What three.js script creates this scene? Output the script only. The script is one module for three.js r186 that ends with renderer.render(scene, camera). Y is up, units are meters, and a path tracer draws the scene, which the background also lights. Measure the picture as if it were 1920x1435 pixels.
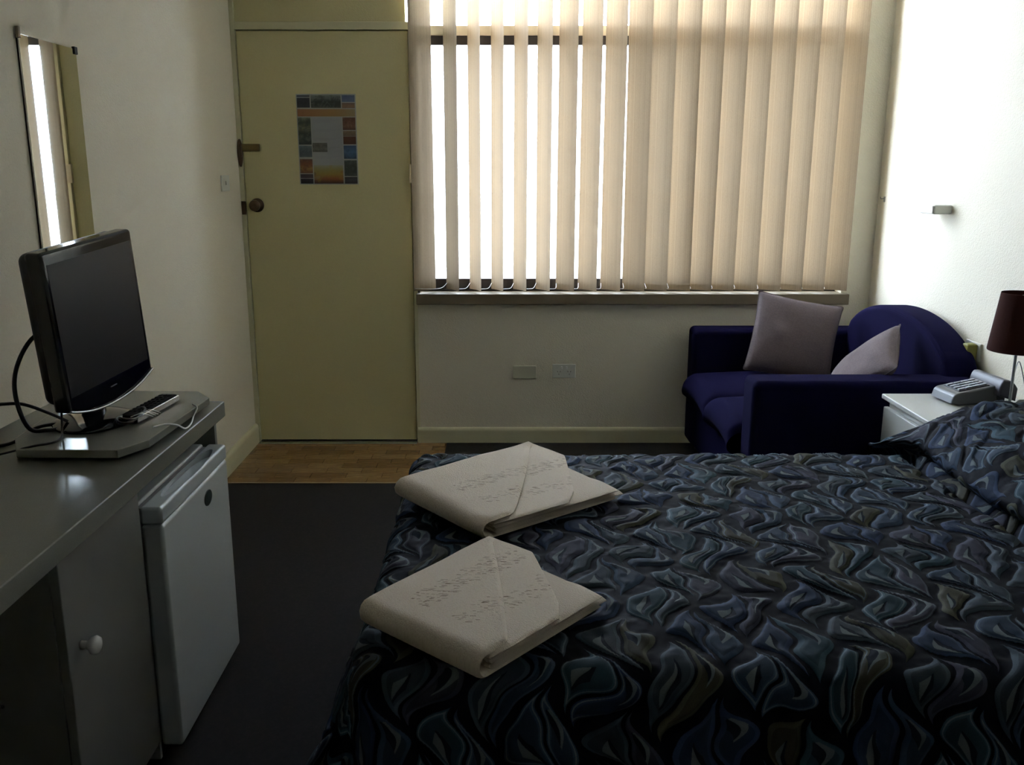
import * as THREE from 'three';
import { RoundedBoxGeometry } from 'three/addons/geometries/RoundedBoxGeometry.js';
import { mergeGeometries, mergeVertices, toCreasedNormals } from 'three/addons/utils/BufferGeometryUtils.js';
import { Brush, Evaluator, SUBTRACTION } from 'three-bvh-csg';

// ------------------------------------------------------------------ camera, sky, sun, exposure
const scene = new THREE.Scene();
const H = 1.404, FOCAL = 1699;                          // eye height (m), focal length (px of a 1920 x 1435 frame)
const camera = new THREE.PerspectiveCamera(2 * Math.atan(717.5 / FOCAL) * 180 / Math.PI, 1920 / 1435, 0.05, 200);
camera.position.set(0, H, 0);
camera.rotation.x = -Math.atan(402 / FOCAL);
camera.setViewOffset(1920, 1435, 15, 0, 1920, 1435);
scene.background = new THREE.Color().setRGB(0.82, 0.965, 1.18);   // bright hazy sky
scene.backgroundIntensity = 32;
const sun = new THREE.DirectionalLight(new THREE.Color().setRGB(1, 0.96, 0.88), 26);   // high sun behind the building
sun.position.set(-6, 16, 4.5); sun.target.position.set(0, 0, -6);
sun.castShadow = true; sun.shadow.mapSize.set(2048, 2048); sun.shadow.radius = 1;
Object.assign(sun.shadow.camera, { left: -14, right: 14, top: 14, bottom: -14, near: 0.5, far: 50 });
scene.add(sun, sun.target);
const renderer = new THREE.WebGLRenderer({ antialias: true });
renderer.toneMapping = THREE.LinearToneMapping;
renderer.toneMappingExposure = 1.52;
renderer.shadowMap.enabled = true;

// ------------------------------------------------------------------ helpers
let seed = 7;
const rnd = () => { seed = (seed + 0x6D2B79F5) | 0; let t = Math.imul(seed ^ seed >>> 15, 1 | seed); t = t + Math.imul(t ^ t >>> 7, 61 | t) ^ t; return ((t ^ t >>> 14) >>> 0) / 4294967296; };
const rr = (a, b) => a + (b - a) * rnd();
const hash = (i, j) => { let h = Math.imul(i, 374761393) + Math.imul(j, 668265263) | 0; h = Math.imul(h ^ h >>> 13, 1274126177); return ((h ^ h >>> 16) >>> 0) / 4294967296; };
const sm = (a, b, x) => { const t = Math.min(1, Math.max(0, (x - a) / (b - a))); return t * t * (3 - 2 * t); };
function vnoise(x, y, px = 0, py = 0) {                  // value noise, tiling with whole periods px, py if given
  const i = Math.floor(x), j = Math.floor(y), fx = x - i, fy = y - j, w = (t) => t * t * (3 - 2 * t);
  const m = (a, p) => p ? ((a % p) + p) % p : a;
  const a = hash(m(i, px), m(j, py)), b = hash(m(i + 1, px), m(j, py)), c = hash(m(i, px), m(j + 1, py)), d = hash(m(i + 1, px), m(j + 1, py));
  return a + (b - a) * w(fx) + (c - a) * w(fy) + (a - b - c + d) * w(fx) * w(fy);
}
function dataTex(w, h, fn, srgb = true, repeat = null) { // fn(x, y) -> [r, g, b] in 0..1 (sRGB when srgb)
  const a = new Uint8Array(w * h * 4);
  for (let y = 0, k = 0; y < h; y++) for (let x = 0; x < w; x++, k += 4) {
    const c = fn(x, y); a[k] = Math.max(0, Math.min(255, c[0] * 255)); a[k + 1] = Math.max(0, Math.min(255, c[1] * 255)); a[k + 2] = Math.max(0, Math.min(255, c[2] * 255)); a[k + 3] = 255;
  }
  const t = new THREE.DataTexture(a, w, h);
  t.wrapS = t.wrapT = THREE.RepeatWrapping; t.magFilter = THREE.LinearFilter; t.minFilter = THREE.LinearMipmapLinearFilter; t.generateMipmaps = true;
  if (srgb) t.colorSpace = THREE.SRGBColorSpace;
  if (repeat) t.repeat.set(...repeat);
  t.needsUpdate = true; return t;
}
const enc = (l) => l <= 0.0031308 ? l * 12.92 : 1.055 * Math.pow(l, 1 / 2.4) - 0.055;
const lin = (r, g, b) => new THREE.Color().setRGB(r, g, b);
const std = (c, roughness = 0.6, more = {}) => new THREE.MeshStandardMaterial({ color: lin(...c), roughness, ...more });
const phys = (c, roughness = 0.6, more = {}) => new THREE.MeshPhysicalMaterial({ color: lin(...c), roughness, ...more });

// fine relief and tone textures; uv in metres
const paintBump = dataTex(256, 256, (x, y) => { const v = 0.5 * vnoise(x / 4, y / 4, 64, 64) + 0.3 * vnoise(x / 13, y / 13, 0, 0) * 0.4 + 0.3 * vnoise(x / 2, y / 2, 128, 128); return [v, v, v]; }, false, [4, 4]);
const weaveBump = dataTex(128, 128, (x, y) => { const v = 0.5 + 0.25 * Math.sin(x * Math.PI / 4) * Math.sin(y * Math.PI / 4) + 0.3 * (hash(x, y) - 0.5); return [v, v, v]; }, false, [14, 14]);
const weaveTone = dataTex(128, 128, (x, y) => { const v = 0.86 + 0.14 * hash(x >> 1, y >> 1) - 0.08 * ((x >> 1) % 2 ? vnoise(x / 16, y / 5, 8, 0) : 0); return [v, v, v]; }, true, [8, 8]);
const carpetTone = dataTex(256, 256, (x, y) => { const v = 0.55 + 0.45 * hash(x, y) * vnoise(x / 6, y / 6, 0, 0); return [v, v * 0.97, v * 0.95]; }, true, [3, 3]);
const grainTone = dataTex(256, 256, (x, y) => { const v = 0.72 + 0.22 * vnoise(x / 40, y / 3, 0, 0) + 0.10 * hash(x >> 3, y); return [v, v * 0.97, v * 0.92]; }, true, [3, 3]);
const speckTone = dataTex(256, 256, (x, y) => { const v = 0.94 + 0.06 * hash(x, y); return [v, v, v]; }, true, [4, 4]);
const slatTone = dataTex(128, 256, (x, y) => { const v = 0.90 + 0.07 * hash(x >> 1, 5) + 0.05 * hash(x, y >> 2); return [v, v, v]; }, true, [6, 3]);

const M = {
  wall: std([0.72, 0.665, 0.53], 0.75, { bumpMap: paintBump, bumpScale: 0.0012 }),
  ceiling: std([0.75, 0.74, 0.70], 0.9),
  door: std([0.62, 0.555, 0.30], 0.55, { bumpMap: paintBump, bumpScale: 0.0006 }),
  frame: std([0.62, 0.58, 0.38], 0.5),
  sill: std([0.17, 0.135, 0.088], 0.6),
  brownMetal: std([0.035, 0.028, 0.025], 0.4),
  creamMetal: std([0.60, 0.52, 0.38], 0.45),
  carpet: std([0.020, 0.0165, 0.0145], 1, { map: carpetTone }),
  ground: std([0.55, 0.54, 0.52], 0.9),
  laminate: std([0.20, 0.20, 0.17], 0.19, { map: speckTone }),
  laminateEdge: std([0.27, 0.27, 0.25], 0.4),
  cabinet: std([0.155, 0.155, 0.14], 0.45),
  fridge: std([0.46, 0.49, 0.48], 0.35),
  fridgeCap: std([0.46, 0.50, 0.51], 0.35),
  gasket: std([0.28, 0.28, 0.29], 0.6),
  badge: std([0.02, 0.03, 0.025], 0.3),
  ceramic: std([0.75, 0.75, 0.72], 0.1),
  blackGloss: std([0.006, 0.006, 0.007], 0.08),
  blackSatin: std([0.006, 0.006, 0.006], 0.45),
  screen: std([0.008, 0.008, 0.009], 0.33),
  rubber: phys([0.007, 0.007, 0.008], 0.75, { specularIntensity: 0.3 }),
  cable: std([0.006, 0.006, 0.007], 0.45),
  silver: std([0.55, 0.56, 0.57], 0.25, { metalness: 0.9 }),
  whiteWire: std([0.62, 0.63, 0.63], 0.3),
  mirror: std([0.88, 0.90, 0.87], 0.015, { metalness: 1 }),
  darkEdge: std([0.02, 0.018, 0.015], 0.6),
  bronze: std([0.10, 0.065, 0.045], 0.28, { metalness: 0.8 }),
  brassDull: std([0.16, 0.12, 0.05], 0.4, { metalness: 0.5 }),
  plateWhite: std([0.62, 0.62, 0.55], 0.3),
  plateCream: std([0.58, 0.56, 0.42], 0.35),
  glass: phys([1, 1, 1], 0.0, { transmission: 1, thickness: 0, ior: 1.45 }),
  dimmingGlass: phys([0.46, 0.47, 0.47], 0.0, { transmission: 1, thickness: 0, ior: 1.3 }),  // grey tint of the sheet added to dim the lower sash
  slat: phys([0.345, 0.262, 0.172], 0.95, { map: slatTone, transmission: 0.08, thickness: 0, ior: 1.2, side: THREE.DoubleSide }),
  sofa: phys([0.0065, 0.0055, 0.027], 0.95, { bumpMap: weaveBump, bumpScale: 0.0006, specularIntensity: 0.06 }),
  cushion: std([0.155, 0.118, 0.122], 0.95, { map: weaveTone, bumpMap: weaveBump, bumpScale: 0.0005 }),
  nightstand: std([0.50, 0.50, 0.46], 0.3),
  shade: phys([0.035, 0.011, 0.008], 0.95, { specularIntensity: 0.2, bumpMap: weaveBump, bumpScale: 0.0004, side: THREE.DoubleSide }),
  steel: std([0.30, 0.31, 0.31], 0.3, { metalness: 0.9 }),
  phoneGrey: std([0.075, 0.078, 0.08], 0.32, { metalness: 0.2 }),
  phoneDark: std([0.035, 0.034, 0.042], 0.35),
  handset: std([0.05, 0.047, 0.06], 0.4),
  keyGrey: std([0.30, 0.32, 0.36], 0.3),
};

function meterUV(g) {                                    // box-projected uv in metres
  const geo = g.index ? g.toNonIndexed() : g, p = geo.attributes.position, uv = new Float32Array(p.count * 2);
  const a = new THREE.Vector3(), b = new THREE.Vector3(), c = new THREE.Vector3();
  for (let i = 0; i < p.count; i += 3) {
    a.fromBufferAttribute(p, i); b.fromBufferAttribute(p, i + 1); c.fromBufferAttribute(p, i + 2);
    const n = b.clone().sub(a).cross(c.clone().sub(a)), x = Math.abs(n.x), y = Math.abs(n.y), z = Math.abs(n.z);
    [a, b, c].forEach((v, k) => { const q = x >= y && x >= z ? [v.z, v.y] : y >= z ? [v.x, v.z] : [v.x, v.y]; uv.set(q, (i + k) * 2); });
  }
  geo.setAttribute('uv', new THREE.BufferAttribute(uv, 2));
  return geo;
}
const span = (x0, x1, y0, y1, z0, z1, r = 0.003) => {    // rounded box between limits
  const w = x1 - x0, h = y1 - y0, d = z1 - z0, g = r ? new RoundedBoxGeometry(w, h, d, 2, Math.min(r, w / 2.01, h / 2.01, d / 2.01)) : new THREE.BoxGeometry(w, h, d);
  return meterUV(g.translate((x0 + x1) / 2, (y0 + y1) / 2, (z0 + z1) / 2));
};
const tube = (pts, r, seg = 40, rad = 8, closed = false) => new THREE.TubeGeometry(new THREE.CatmullRomCurve3(pts.map((p) => new THREE.Vector3(...p)), closed), seg, r, rad, closed);
const merge = (list) => mergeGeometries(list.map((g) => { const n = g.index ? g.toNonIndexed() : g; for (const k of Object.keys(n.attributes)) if (!['position', 'normal', 'uv'].includes(k)) n.deleteAttribute(k); return n; }));
const taken = {};
const numbered = (n) => { taken[n] = (taken[n] ?? -1) + 1; return taken[n] ? `${n}_${String(taken[n]).padStart(3, '0')}` : n; };
function part(name, geo, mat, parent) { const m = new THREE.Mesh(geo, mat); m.name = name; m.castShadow = m.receiveShadow = true; parent.add(m); return m; }
function thing(name, label, category, pos = [0, 0, 0], group) {
  const o = new THREE.Group(); o.name = numbered(name); o.position.set(...pos); o.userData = { label, category };
  if (group) o.userData.group = group; scene.add(o); return o;
}
function struct(name, geo, mat) { const m = part(name, geo, mat, scene); m.userData.kind = 'structure'; return m; }
function structGroup(name) { const o = new THREE.Group(); o.name = name; o.userData.kind = 'structure'; scene.add(o); return o; }
const lathe = (pts, seg = 40) => new THREE.LatheGeometry(pts.map((p) => new THREE.Vector2(...p)), seg);
function gridGeo(nu, nv, fn, uvfn) {                     // fn(u, v) -> [x, y, z], u, v in 0..1
  const pos = [], uv = [], idx = [];
  for (let j = 0; j <= nv; j++) for (let i = 0; i <= nu; i++) { const p = fn(i / nu, j / nv); pos.push(...p); uv.push(...(uvfn ? uvfn(i / nu, j / nv) : [i / nu, j / nv])); }
  for (let j = 0; j < nv; j++) for (let i = 0; i < nu; i++) { const a = j * (nu + 1) + i, b = a + 1, c = a + nu + 1, d = c + 1; idx.push(a, b, d, a, d, c); }
  const g = new THREE.BufferGeometry();
  g.setAttribute('position', new THREE.Float32BufferAttribute(pos, 3)); g.setAttribute('uv', new THREE.Float32BufferAttribute(uv, 2)); g.setIndex(idx); g.computeVertexNormals(); return g;
}

// ------------------------------------------------------------------ the room
const XL = -1.302, XR = 1.85, ZB = -4.567, ZR = 1.55, TOP = 2.5;
const WX0 = -0.437, WX1 = 1.705, WY0 = 0.80, WY1 = 2.40;   // window opening
struct('wall_left', span(XL - 0.15, XL, 0, TOP, ZB - 0.15, ZR, 0), M.wall);
struct('wall_right', span(XR, XR + 0.15, 0, TOP, ZB - 0.15, ZR, 0), M.wall);
struct('wall_rear', span(XL - 0.15, XR + 0.15, 0, TOP, ZR, ZR + 0.15, 0), M.wall);
struct('wall_back', merge([
  span(WX0 - 0.012, XR, 0, WY0 - 0.06, ZB - 0.16, ZB, 0),
  span(WX1, XR, WY0 - 0.06, TOP, ZB - 0.16, ZB, 0),
  span(XL, WX1, WY1, TOP, ZB - 0.16, ZB, 0)]), M.wall);
struct('ceiling', span(XL - 0.15, XR + 0.15, TOP, TOP + 0.2, ZB - 0.35, ZR + 0.15, 0), M.ceiling);

// floor: carpet, and a landing of parquet blocks at the door
const floor = structGroup('floor');
part('slab', span(XL - 0.15, XR + 0.15, -0.2, -0.012, ZB - 0.15, ZR + 0.15, 0), M.ground, floor);
part('carpet', span(XL, XR, -0.012, 0.002, -3.926, ZR, 0), M.carpet, floor);
part('carpet', span(-0.30, XR, -0.012, 0.002, ZB, -3.926, 0), M.carpet, floor);
part('edge_strip', span(XL, -0.30, -0.012, 0.004, -3.934, -3.922, 0.002), std([0.20, 0.12, 0.05], 0.35), floor);
const woods = [[0.30, 0.18, 0.072], [0.26, 0.15, 0.058], [0.33, 0.205, 0.09], [0.23, 0.13, 0.054], [0.28, 0.17, 0.08]].map((c) => std(c, 0.27, { map: grainTone }));
{
  const L = 0.167, W = 0.0705, g = [0, 1, 2].map((k) => { const b = span(-L / 2 + 0.0006, L / 2 - 0.0006, -0.012, 0, -W / 2 + 0.0006, W / 2 - 0.0006, 0.0012); b.attributes.uv.array.forEach((_, i, a) => { a[i] += k * 0.37; }); return b; });
  for (let r = 0; r < 9; r++) for (let c = -1; c < 7; c++) {
    const x = XL + L / 2 + (c + (r * 0.37) % 1) * L, z = -3.934 - W / 2 - r * W;
    if (x - L / 2 < XL - 0.005 || x + L / 2 > -0.29) continue;
    const p = part('parquet_block', g[(r * 5 + c + 3) % 3], woods[Math.floor(hash(r, c + 40) * 5)], floor);
    p.position.set(x, 0.001 + 0.0006 * hash(c + 9, r), z);
  }
  for (let r = 0; r < 9; r++) {                          // cut blocks at both ends of the odd rows
    const off = (r * 0.37) % 1, z = -3.934 - W / 2 - r * W, a = off * L, firstFull = XL + (off > 0 ? a : 0);
    if (a > 0.01) part('parquet_block', span(XL, XL + a - 0.0006, -0.012, 0.001, z - W / 2 + 0.0006, z + W / 2 - 0.0006, 0.001), woods[(r * 3) % 5], floor);
    const n = Math.floor((-0.29 - firstFull) / L), end = firstFull + n * L;
    if (-0.29 - end > 0.01) part('parquet_block', span(end + 0.0006, -0.29, -0.012, 0.001, z - W / 2 + 0.0006, z + W / 2 - 0.0006, 0.001), woods[(r * 3 + 2) % 5], floor);
  }
}
const skirt = (len) => { const s = new THREE.Shape(); s.moveTo(0, 0); s.lineTo(0.016, 0); s.lineTo(0.016, 0.066); s.quadraticCurveTo(0.015, 0.078, 0.006, 0.082); s.lineTo(0, 0.084); s.closePath(); return new THREE.ExtrudeGeometry(s, { depth: len, bevelEnabled: false }); };
const bbBack = skirt(XR - WX0 + 0.012); bbBack.rotateY(-Math.PI / 2); bbBack.translate(XR, 0.0, ZB); struct('baseboard_back', meterUV(bbBack), M.frame);
const bbLeft = skirt(ZB * -1 - 2.6); bbLeft.translate(XL, 0, ZB); bbLeft.scale(1, 1.25, 1); struct('baseboard_left', meterUV(bbLeft), M.frame);
const bbRight = skirt(ZB * -1); bbRight.rotateY(Math.PI); bbRight.translate(XR, 0, 0); struct('baseboard_right', meterUV(bbRight), M.frame);

// door with its frame, and the recessed panel above it
const door = structGroup('door_1');
const DX0 = -1.277, DX1 = -0.459;
part('jamb', span(XL, DX0 - 0.004, 0, TOP - 0.1, ZB - 0.16, ZB - 0.002, 0.002), M.frame, door);
part('jamb', span(DX1 + 0.004, WX0, 0, TOP - 0.1, ZB - 0.16, ZB + 0.002, 0.002), M.frame, door);
part('head', span(DX0 - 0.004, DX1 + 0.004, 2.044, 2.080, ZB - 0.16, ZB - 0.002, 0.002), M.frame, door);
part('over_panel', span(DX0 - 0.004, DX1 - 0.012, 2.080, 2.40, ZB - 0.06, ZB - 0.018, 0), M.door, door);
const leaf = part('leaf', span(DX0, DX1, 0.012, 2.04, ZB - 0.052, ZB - 0.012, 0.002), M.door, door);
part('stop', span(DX0 - 0.004, DX1 + 0.004, 0, 2.06, ZB - 0.16, ZB - 0.06, 0), M.frame, door);
part('threshold_strip', span(DX0 - 0.004, DX1 + 0.004, 0.0, 0.005, ZB - 0.010, ZB + 0.035, 0.002), M.silver, door);
part('threshold', span(DX0 - 0.004, DX1 + 0.004, -0.012, 0.006, ZB - 0.16, ZB - 0.012, 0.002), M.darkEdge, door);
{
  const knob = part('knob', lathe([[0, 0], [0.034, 0], [0.034, 0.006], [0.028, 0.010], [0.013, 0.013], [0.012, 0.030], [0.024, 0.040], [0.0275, 0.052], [0.024, 0.064], [0.012, 0.069], [0.008, 0.066], [0, 0.066]]).rotateX(Math.PI / 2), M.bronze, door);
  knob.position.set(-1.224, 1.225, ZB - 0.012);
  part('strike', span(DX0 - 0.022, DX0 - 0.001, 1.18, 1.245, ZB - 0.004, ZB + 0.001, 0.001), M.bronze, door);
  part('hinge', span(DX1 - 0.006, WX0 - 0.001, 1.333, 1.423, ZB - 0.013, ZB + 0.006, 0.002), M.creamMetal, door);
  const latch = part('security_latch', span(-1.288, -1.194, 1.484, 1.519, ZB - 0.011, ZB + 0.006, 0.002), M.brassDull, door);
  const pl = new THREE.Shape(); pl.absellipse(0, 0, 0.011, 0.064, 0, Math.PI * 2);
  const plate = part('latch_plate', new THREE.ExtrudeGeometry(pl, { depth: 0.006, bevelThickness: 0.002, bevelSize: 0.002, bevelSegments: 2 }), M.bronze, latch);
  plate.position.set(-1.289, 1.477, ZB - 0.001);
  part('latch_knuckle', new THREE.CapsuleGeometry(0.006, 0.05, 4, 10).translate(-1.283, 1.487, ZB + 0.012), M.bronze, latch);
}

// window: frame, transom, panes and sill
const win = structGroup('window_1');
const GZ = ZB - 0.105;
part('sill_board', span(WX0 - 0.004, 1.737, WY0 - 0.066, WY0 - 0.012, ZB - 0.16, ZB + 0.035, 0.004), M.sill, win);
part('frame_rail', span(WX0, WX1, WY0 - 0.012, WY0 + 0.052, GZ - 0.03, GZ + 0.02, 0.003), M.brownMetal, win);
part('transom', span(WX0, WX1, 2.028, 2.074, GZ - 0.04, ZB - 0.078, 0.003), M.creamMetal, win);
part('frame_rail', span(WX0, WX1, 1.985, 2.028, GZ - 0.03, GZ + 0.02, 0.003), M.brownMetal, win);
part('frame_stile', span(WX0, WX0 + 0.012, WY0 - 0.01, 2.028, GZ - 0.03, ZB - 0.004, 0.002), M.brownMetal, win);
part('frame_stile', span(WX1 - 0.03, WX1, WY0 + 0.05, 1.99, GZ - 0.03, GZ + 0.02, 0.003), M.brownMetal, win);
part('frame_stile', span(0.64, 0.675, WY0 + 0.05, 1.99, GZ - 0.025, GZ + 0.015, 0.003), M.brownMetal, win);
part('pane', new THREE.PlaneGeometry(0.64 - WX0 - 0.03, 1.99 - WY0 - 0.05).translate((0.64 + WX0 + 0.03) / 2, (1.99 + WY0 + 0.05) / 2, GZ), M.glass, win);
part('pane', new THREE.PlaneGeometry(WX1 - 0.03 - 0.675, 1.99 - WY0 - 0.05).translate((WX1 - 0.03 + 0.675) / 2, (1.99 + WY0 + 0.05) / 2, GZ), M.glass, win);
part('pane', new THREE.PlaneGeometry(WX1 - WX0, WY1 - 2.07).translate((WX1 + WX0) / 2, (WY1 + 2.07) / 2, GZ), M.glass, win);

part('dimming_screen', new THREE.PlaneGeometry(WX1 - WX0 - 0.06, 1.99 - WY0 - 0.05).translate((WX1 + WX0) / 2, (1.99 + WY0 + 0.05) / 2, GZ - 0.025), M.dimmingGlass, win);  // added tinted sheet, unseen itself; dims the daylight through the lower sash

// outside: paving
struct('ground_outside', span(-30, 30, -0.35, -0.2, -60, ZB - 0.15, 0), M.ground);

// ------------------------------------------------------------------ vertical blind
{
  const blind = thing('vertical_blind', 'beige fabric vertical blind with hanging slats across the window', 'blind');
  const zc = ZB - 0.006, pitch = 0.1135, w = 0.127, yb = 0.803, yt = 2.375;
  part('headrail', span(WX0 + 0.01, WX1 - 0.006, 2.378, 2.4, zc - 0.02, zc + 0.02, 0.003), M.plateWhite, blind);
  const phi = [-52, 33, 30, 29, 30, 33, 42, 44, 48, 55, 56, 58, 58, 58, 58, 58, 57, 57, 55];
  const ends = [];
  phi.forEach((a, i) => {
    const x0 = (i ? -0.372 : -0.403) + i * pitch, f = (a + rr(-1, 1)) * Math.PI / 180, tw = rr(-2, 2) * Math.PI / 180, swing = rr(-0.004, 0.004);
    const g = gridGeo(8, 24, (u, v) => {
      const s = (u - 0.5) * w, bow = 0.007 * (1 - 4 * (u - 0.5) ** 2), ff = f + tw * (1 - v), y = yb + v * (yt - yb);
      return [x0 + Math.sin(ff) * s + Math.cos(ff) * bow + swing * (1 - v), y, zc + Math.cos(ff) * s - Math.sin(ff) * bow];
    }, (u, v) => [u * w, v * (yt - yb)]);
    const slat = part('slat', g, M.slat, blind);
    const hem = gridGeo(6, 1, (u, v) => {
      const s = (u - 0.5) * w, bow = 0.007 * (1 - 4 * (u - 0.5) ** 2) - 0.0012, ff = f + tw, y = yb + v * 0.028;
      return [x0 + Math.sin(ff) * s + Math.cos(ff) * bow + swing, y, zc + Math.cos(ff) * s - Math.sin(ff) * bow];
    }, (u, v) => [u * w, v * 0.03]);
    part('weight_pocket', hem, M.slat, slat);
    ends.push([x0 + swing, f + tw]);
  });
  for (let i = 0; i + 1 < ends.length; i++) {
    const [xa, fa] = ends[i], [xb, fb] = ends[i + 1], s = w * 0.46;
    part('bead_chain', tube([[xa + Math.sin(fa) * s, yb + 0.012, zc + Math.cos(fa) * s], [(xa + xb) / 2 + 0.01, yb + 0.010, zc], [xb - Math.sin(fb) * s, yb + 0.030, zc - Math.cos(fb) * s]], 0.0014, 12, 5), M.whiteWire, blind);
  }
}

// ------------------------------------------------------------------ things on the walls
{
  const t = thing('wall_mirror', 'tall frameless mirror hung on the cream wall behind the television', 'mirror');
  part('glass', span(XL + 0.004, XL + 0.009, 0.80, 1.754, -2.894, -2.562, 0.0008), M.mirror, t);
  part('backing', span(XL, XL + 0.0042, 0.802, 1.752, -2.892, -2.5615, 0), M.darkEdge, t);
  part('clip', span(XL + 0.003, XL + 0.013, 1.738, 1.760, -2.898, -2.878, 0.002), M.darkEdge, t);
  part('clip', span(XL + 0.003, XL + 0.013, 1.742, 1.772, -2.566, -2.556, 0.002), std([0.25, 0.2, 0.14], 0.5), t);
}
{
  const t = thing('light_switch', 'small white light switch plate on the left wall near the door', 'switch');
  part('plate', span(XL, XL + 0.008, 1.30, 1.372, -4.375, -4.262, 0.002), M.plateWhite, t);
  part('rocker', span(XL + 0.007, XL + 0.012, 1.328, 1.346, -4.322, -4.312, 0.001), M.plateWhite, t);
}
{
  const t = thing('blank_wall_plate', 'blank cream cover plate below the window, left of the power outlet', 'wall plate');
  part('plate', span(0.047, 0.166, 0.345, 0.413, ZB, ZB + 0.010, 0.003), M.plateCream, t); t.children[0].rotation.z = 0;
  const g = thing('power_outlet', 'white double power outlet below the window, right of the blank plate', 'outlet');
  const pl = part('plate', span(0.25, 0.369, 0.350, 0.422, ZB, ZB + 0.011, 0.003), M.plateWhite, g);
  for (const [x, s] of [[0.283, 1], [0.336, -1]]) {
    for (const [dx, dy, r] of [[-0.007, 0.006, 0.5], [0.007, 0.006, -0.5], [0, -0.008, 0]]) {
      const sl = part('slot', new THREE.BoxGeometry(0.0022, 0.008, 0.0012), M.darkEdge, pl); sl.position.set(x + dx, 0.378 + dy, ZB + 0.0112); sl.rotation.z = r;
    }
    const sw = part('switch', new RoundedBoxGeometry(0.008, 0.014, 0.005, 2, 0.001), M.ceramic, g); sw.position.set(x + s * 0.014, 0.404, ZB + 0.0125);
  }
}
{
  const c = document.createElement('canvas'); c.width = 420; c.height = 620; const k = c.getContext('2d');
  const box = (x, y, w, h, f) => { k.fillStyle = f; k.fillRect(x, y, w, h); };
  box(0, 0, 420, 620, '#dcdfd8');
  const pic = (x, y, w, h, cols, n = 26) => {               // a small blurry snapshot: bands of colour with blotches
    const g = k.createLinearGradient(0, y, 0, y + h); cols.forEach((q, i) => g.addColorStop(i / (cols.length - 1), q)); k.fillStyle = g; k.fillRect(x, y, w, h);
    k.save(); k.beginPath(); k.rect(x, y, w, h); k.clip();
    for (let i = 0; i < n; i++) { k.globalAlpha = 0.35; k.fillStyle = cols[Math.floor(rnd() * cols.length)]; k.beginPath(); k.ellipse(x + rnd() * w, y + rnd() * h, w * rr(0.04, 0.16), h * rr(0.03, 0.12), rnd() * 3, 0, 7); k.fill(); }
    k.restore(); k.globalAlpha = 1;
  };
  pic(6, 8, 90, 12, ['#5a5f6e', '#4a4f60']); pic(6, 26, 90, 66, ['#454558', '#2e2c3c', '#3e4454']);
  pic(104, 8, 210, 86, ['#a9b4ac', '#8e9a98', '#3b4442', '#39403c', '#6c756f'], 40);
  pic(322, 8, 90, 46, ['#6a7fa8', '#7d90b4']); pic(322, 60, 90, 36, ['#8a6f66', '#b58d66', '#a98a78']);
  const og = k.createLinearGradient(6, 0, 412, 0); og.addColorStop(0, '#c98a60'); og.addColorStop(0.6, '#d0a060'); og.addColorStop(1, '#c4b488'); k.fillStyle = og; k.fillRect(6, 102, 406, 50);
  pic(6, 158, 90, 186, ['#a6ac94', '#4a5a4c', '#9a9a78', '#3a4640', '#55625c', '#2e3838'], 60);
  box(100, 156, 216, 330, '#cfd2d0');
  k.fillStyle = '#b4b8b8'; for (let y = 176; y < 480; y += 62) for (let r = 0; r < 3; r++) k.fillRect(112, y + r * 7, 188 - r * 34, 1.4);
  pic(102, 332, 104, 62, ['#7b7d6e', '#4e5044', '#8f9080', '#5a5a50'], 40);
  pic(6, 352, 90, 78, ['#8ea0a8', '#5e7078', '#667a80']); pic(6, 444, 90, 98, ['#6a3a2a', '#9a5a34', '#c09a54', '#8a5a3a'], 40);
  pic(6, 548, 90, 28, ['#4a3440', '#5a4450'], 30); pic(6, 580, 90, 34, ['#3a2a3a', '#2c2230']);
  pic(322, 158, 90, 86, ['#7a4f40', '#8a5a48', '#a8826a', '#6a4436'], 40); pic(322, 250, 90, 36, ['#b09a80', '#8e7866']); pic(322, 288, 90, 54, ['#7c4a3c', '#6a4034']);
  pic(322, 350, 90, 92, ['#54749a', '#6a92bc', '#40607e']); pic(322, 452, 90, 110, ['#7a8a80', '#4a5650', '#3a4442', '#525c58'], 40); pic(322, 568, 90, 46, ['#2a2c38', '#4a4e5a', '#23242e'], 40);
  pic(104, 486, 208, 128, ['#c9ccb0', '#b8b064', '#c0a248', '#b06a38', '#5a3a30'], 14);
  const tx = new THREE.CanvasTexture(c); tx.colorSpace = THREE.SRGBColorSpace;
  const t = thing('door_notice', 'printed guest information sheet edged with small photos, stuck on the door', 'poster');
  part('sheet', span(-1.006, -0.717, 1.326, 1.753, ZB - 0.0119, ZB - 0.0108, 0), std([0.7, 0.72, 0.68], 0.5), t);
  const print = part('print', new THREE.PlaneGeometry(0.289, 0.427), new THREE.MeshStandardMaterial({ map: tx, color: lin(0.50, 0.50, 0.50), roughness: 0.35 }), t);
  print.position.set(-0.8615, 1.5395, ZB - 0.0105); t.rotation.z = 0;
}
{
  const t = thing('wall_box', 'small white box fixed high on the bright wall above the sofa', 'wall box');
  part('housing', span(XR - 0.078, XR, 1.218, 1.256, -3.93, -3.80, 0.007), M.plateWhite, t);
  part('cover', span(XR - 0.082, XR - 0.077, 1.221, 1.253, -3.925, -3.805, 0.002), M.ceramic, t);
  const h = thing('wall_hook', 'tiny grey hook on the bright wall beside the window corner', 'hook');
  part('hook_plate', span(XR - 0.003, XR, 1.244, 1.27, -4.50, -4.482, 0.001), M.steel, h);
  part('hook_arm', tube([[XR - 0.002, 1.262, -4.491], [XR - 0.018, 1.26, -4.491], [XR - 0.022, 1.268, -4.491]], 0.0022, 12, 6), M.steel, h);
}
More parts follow.
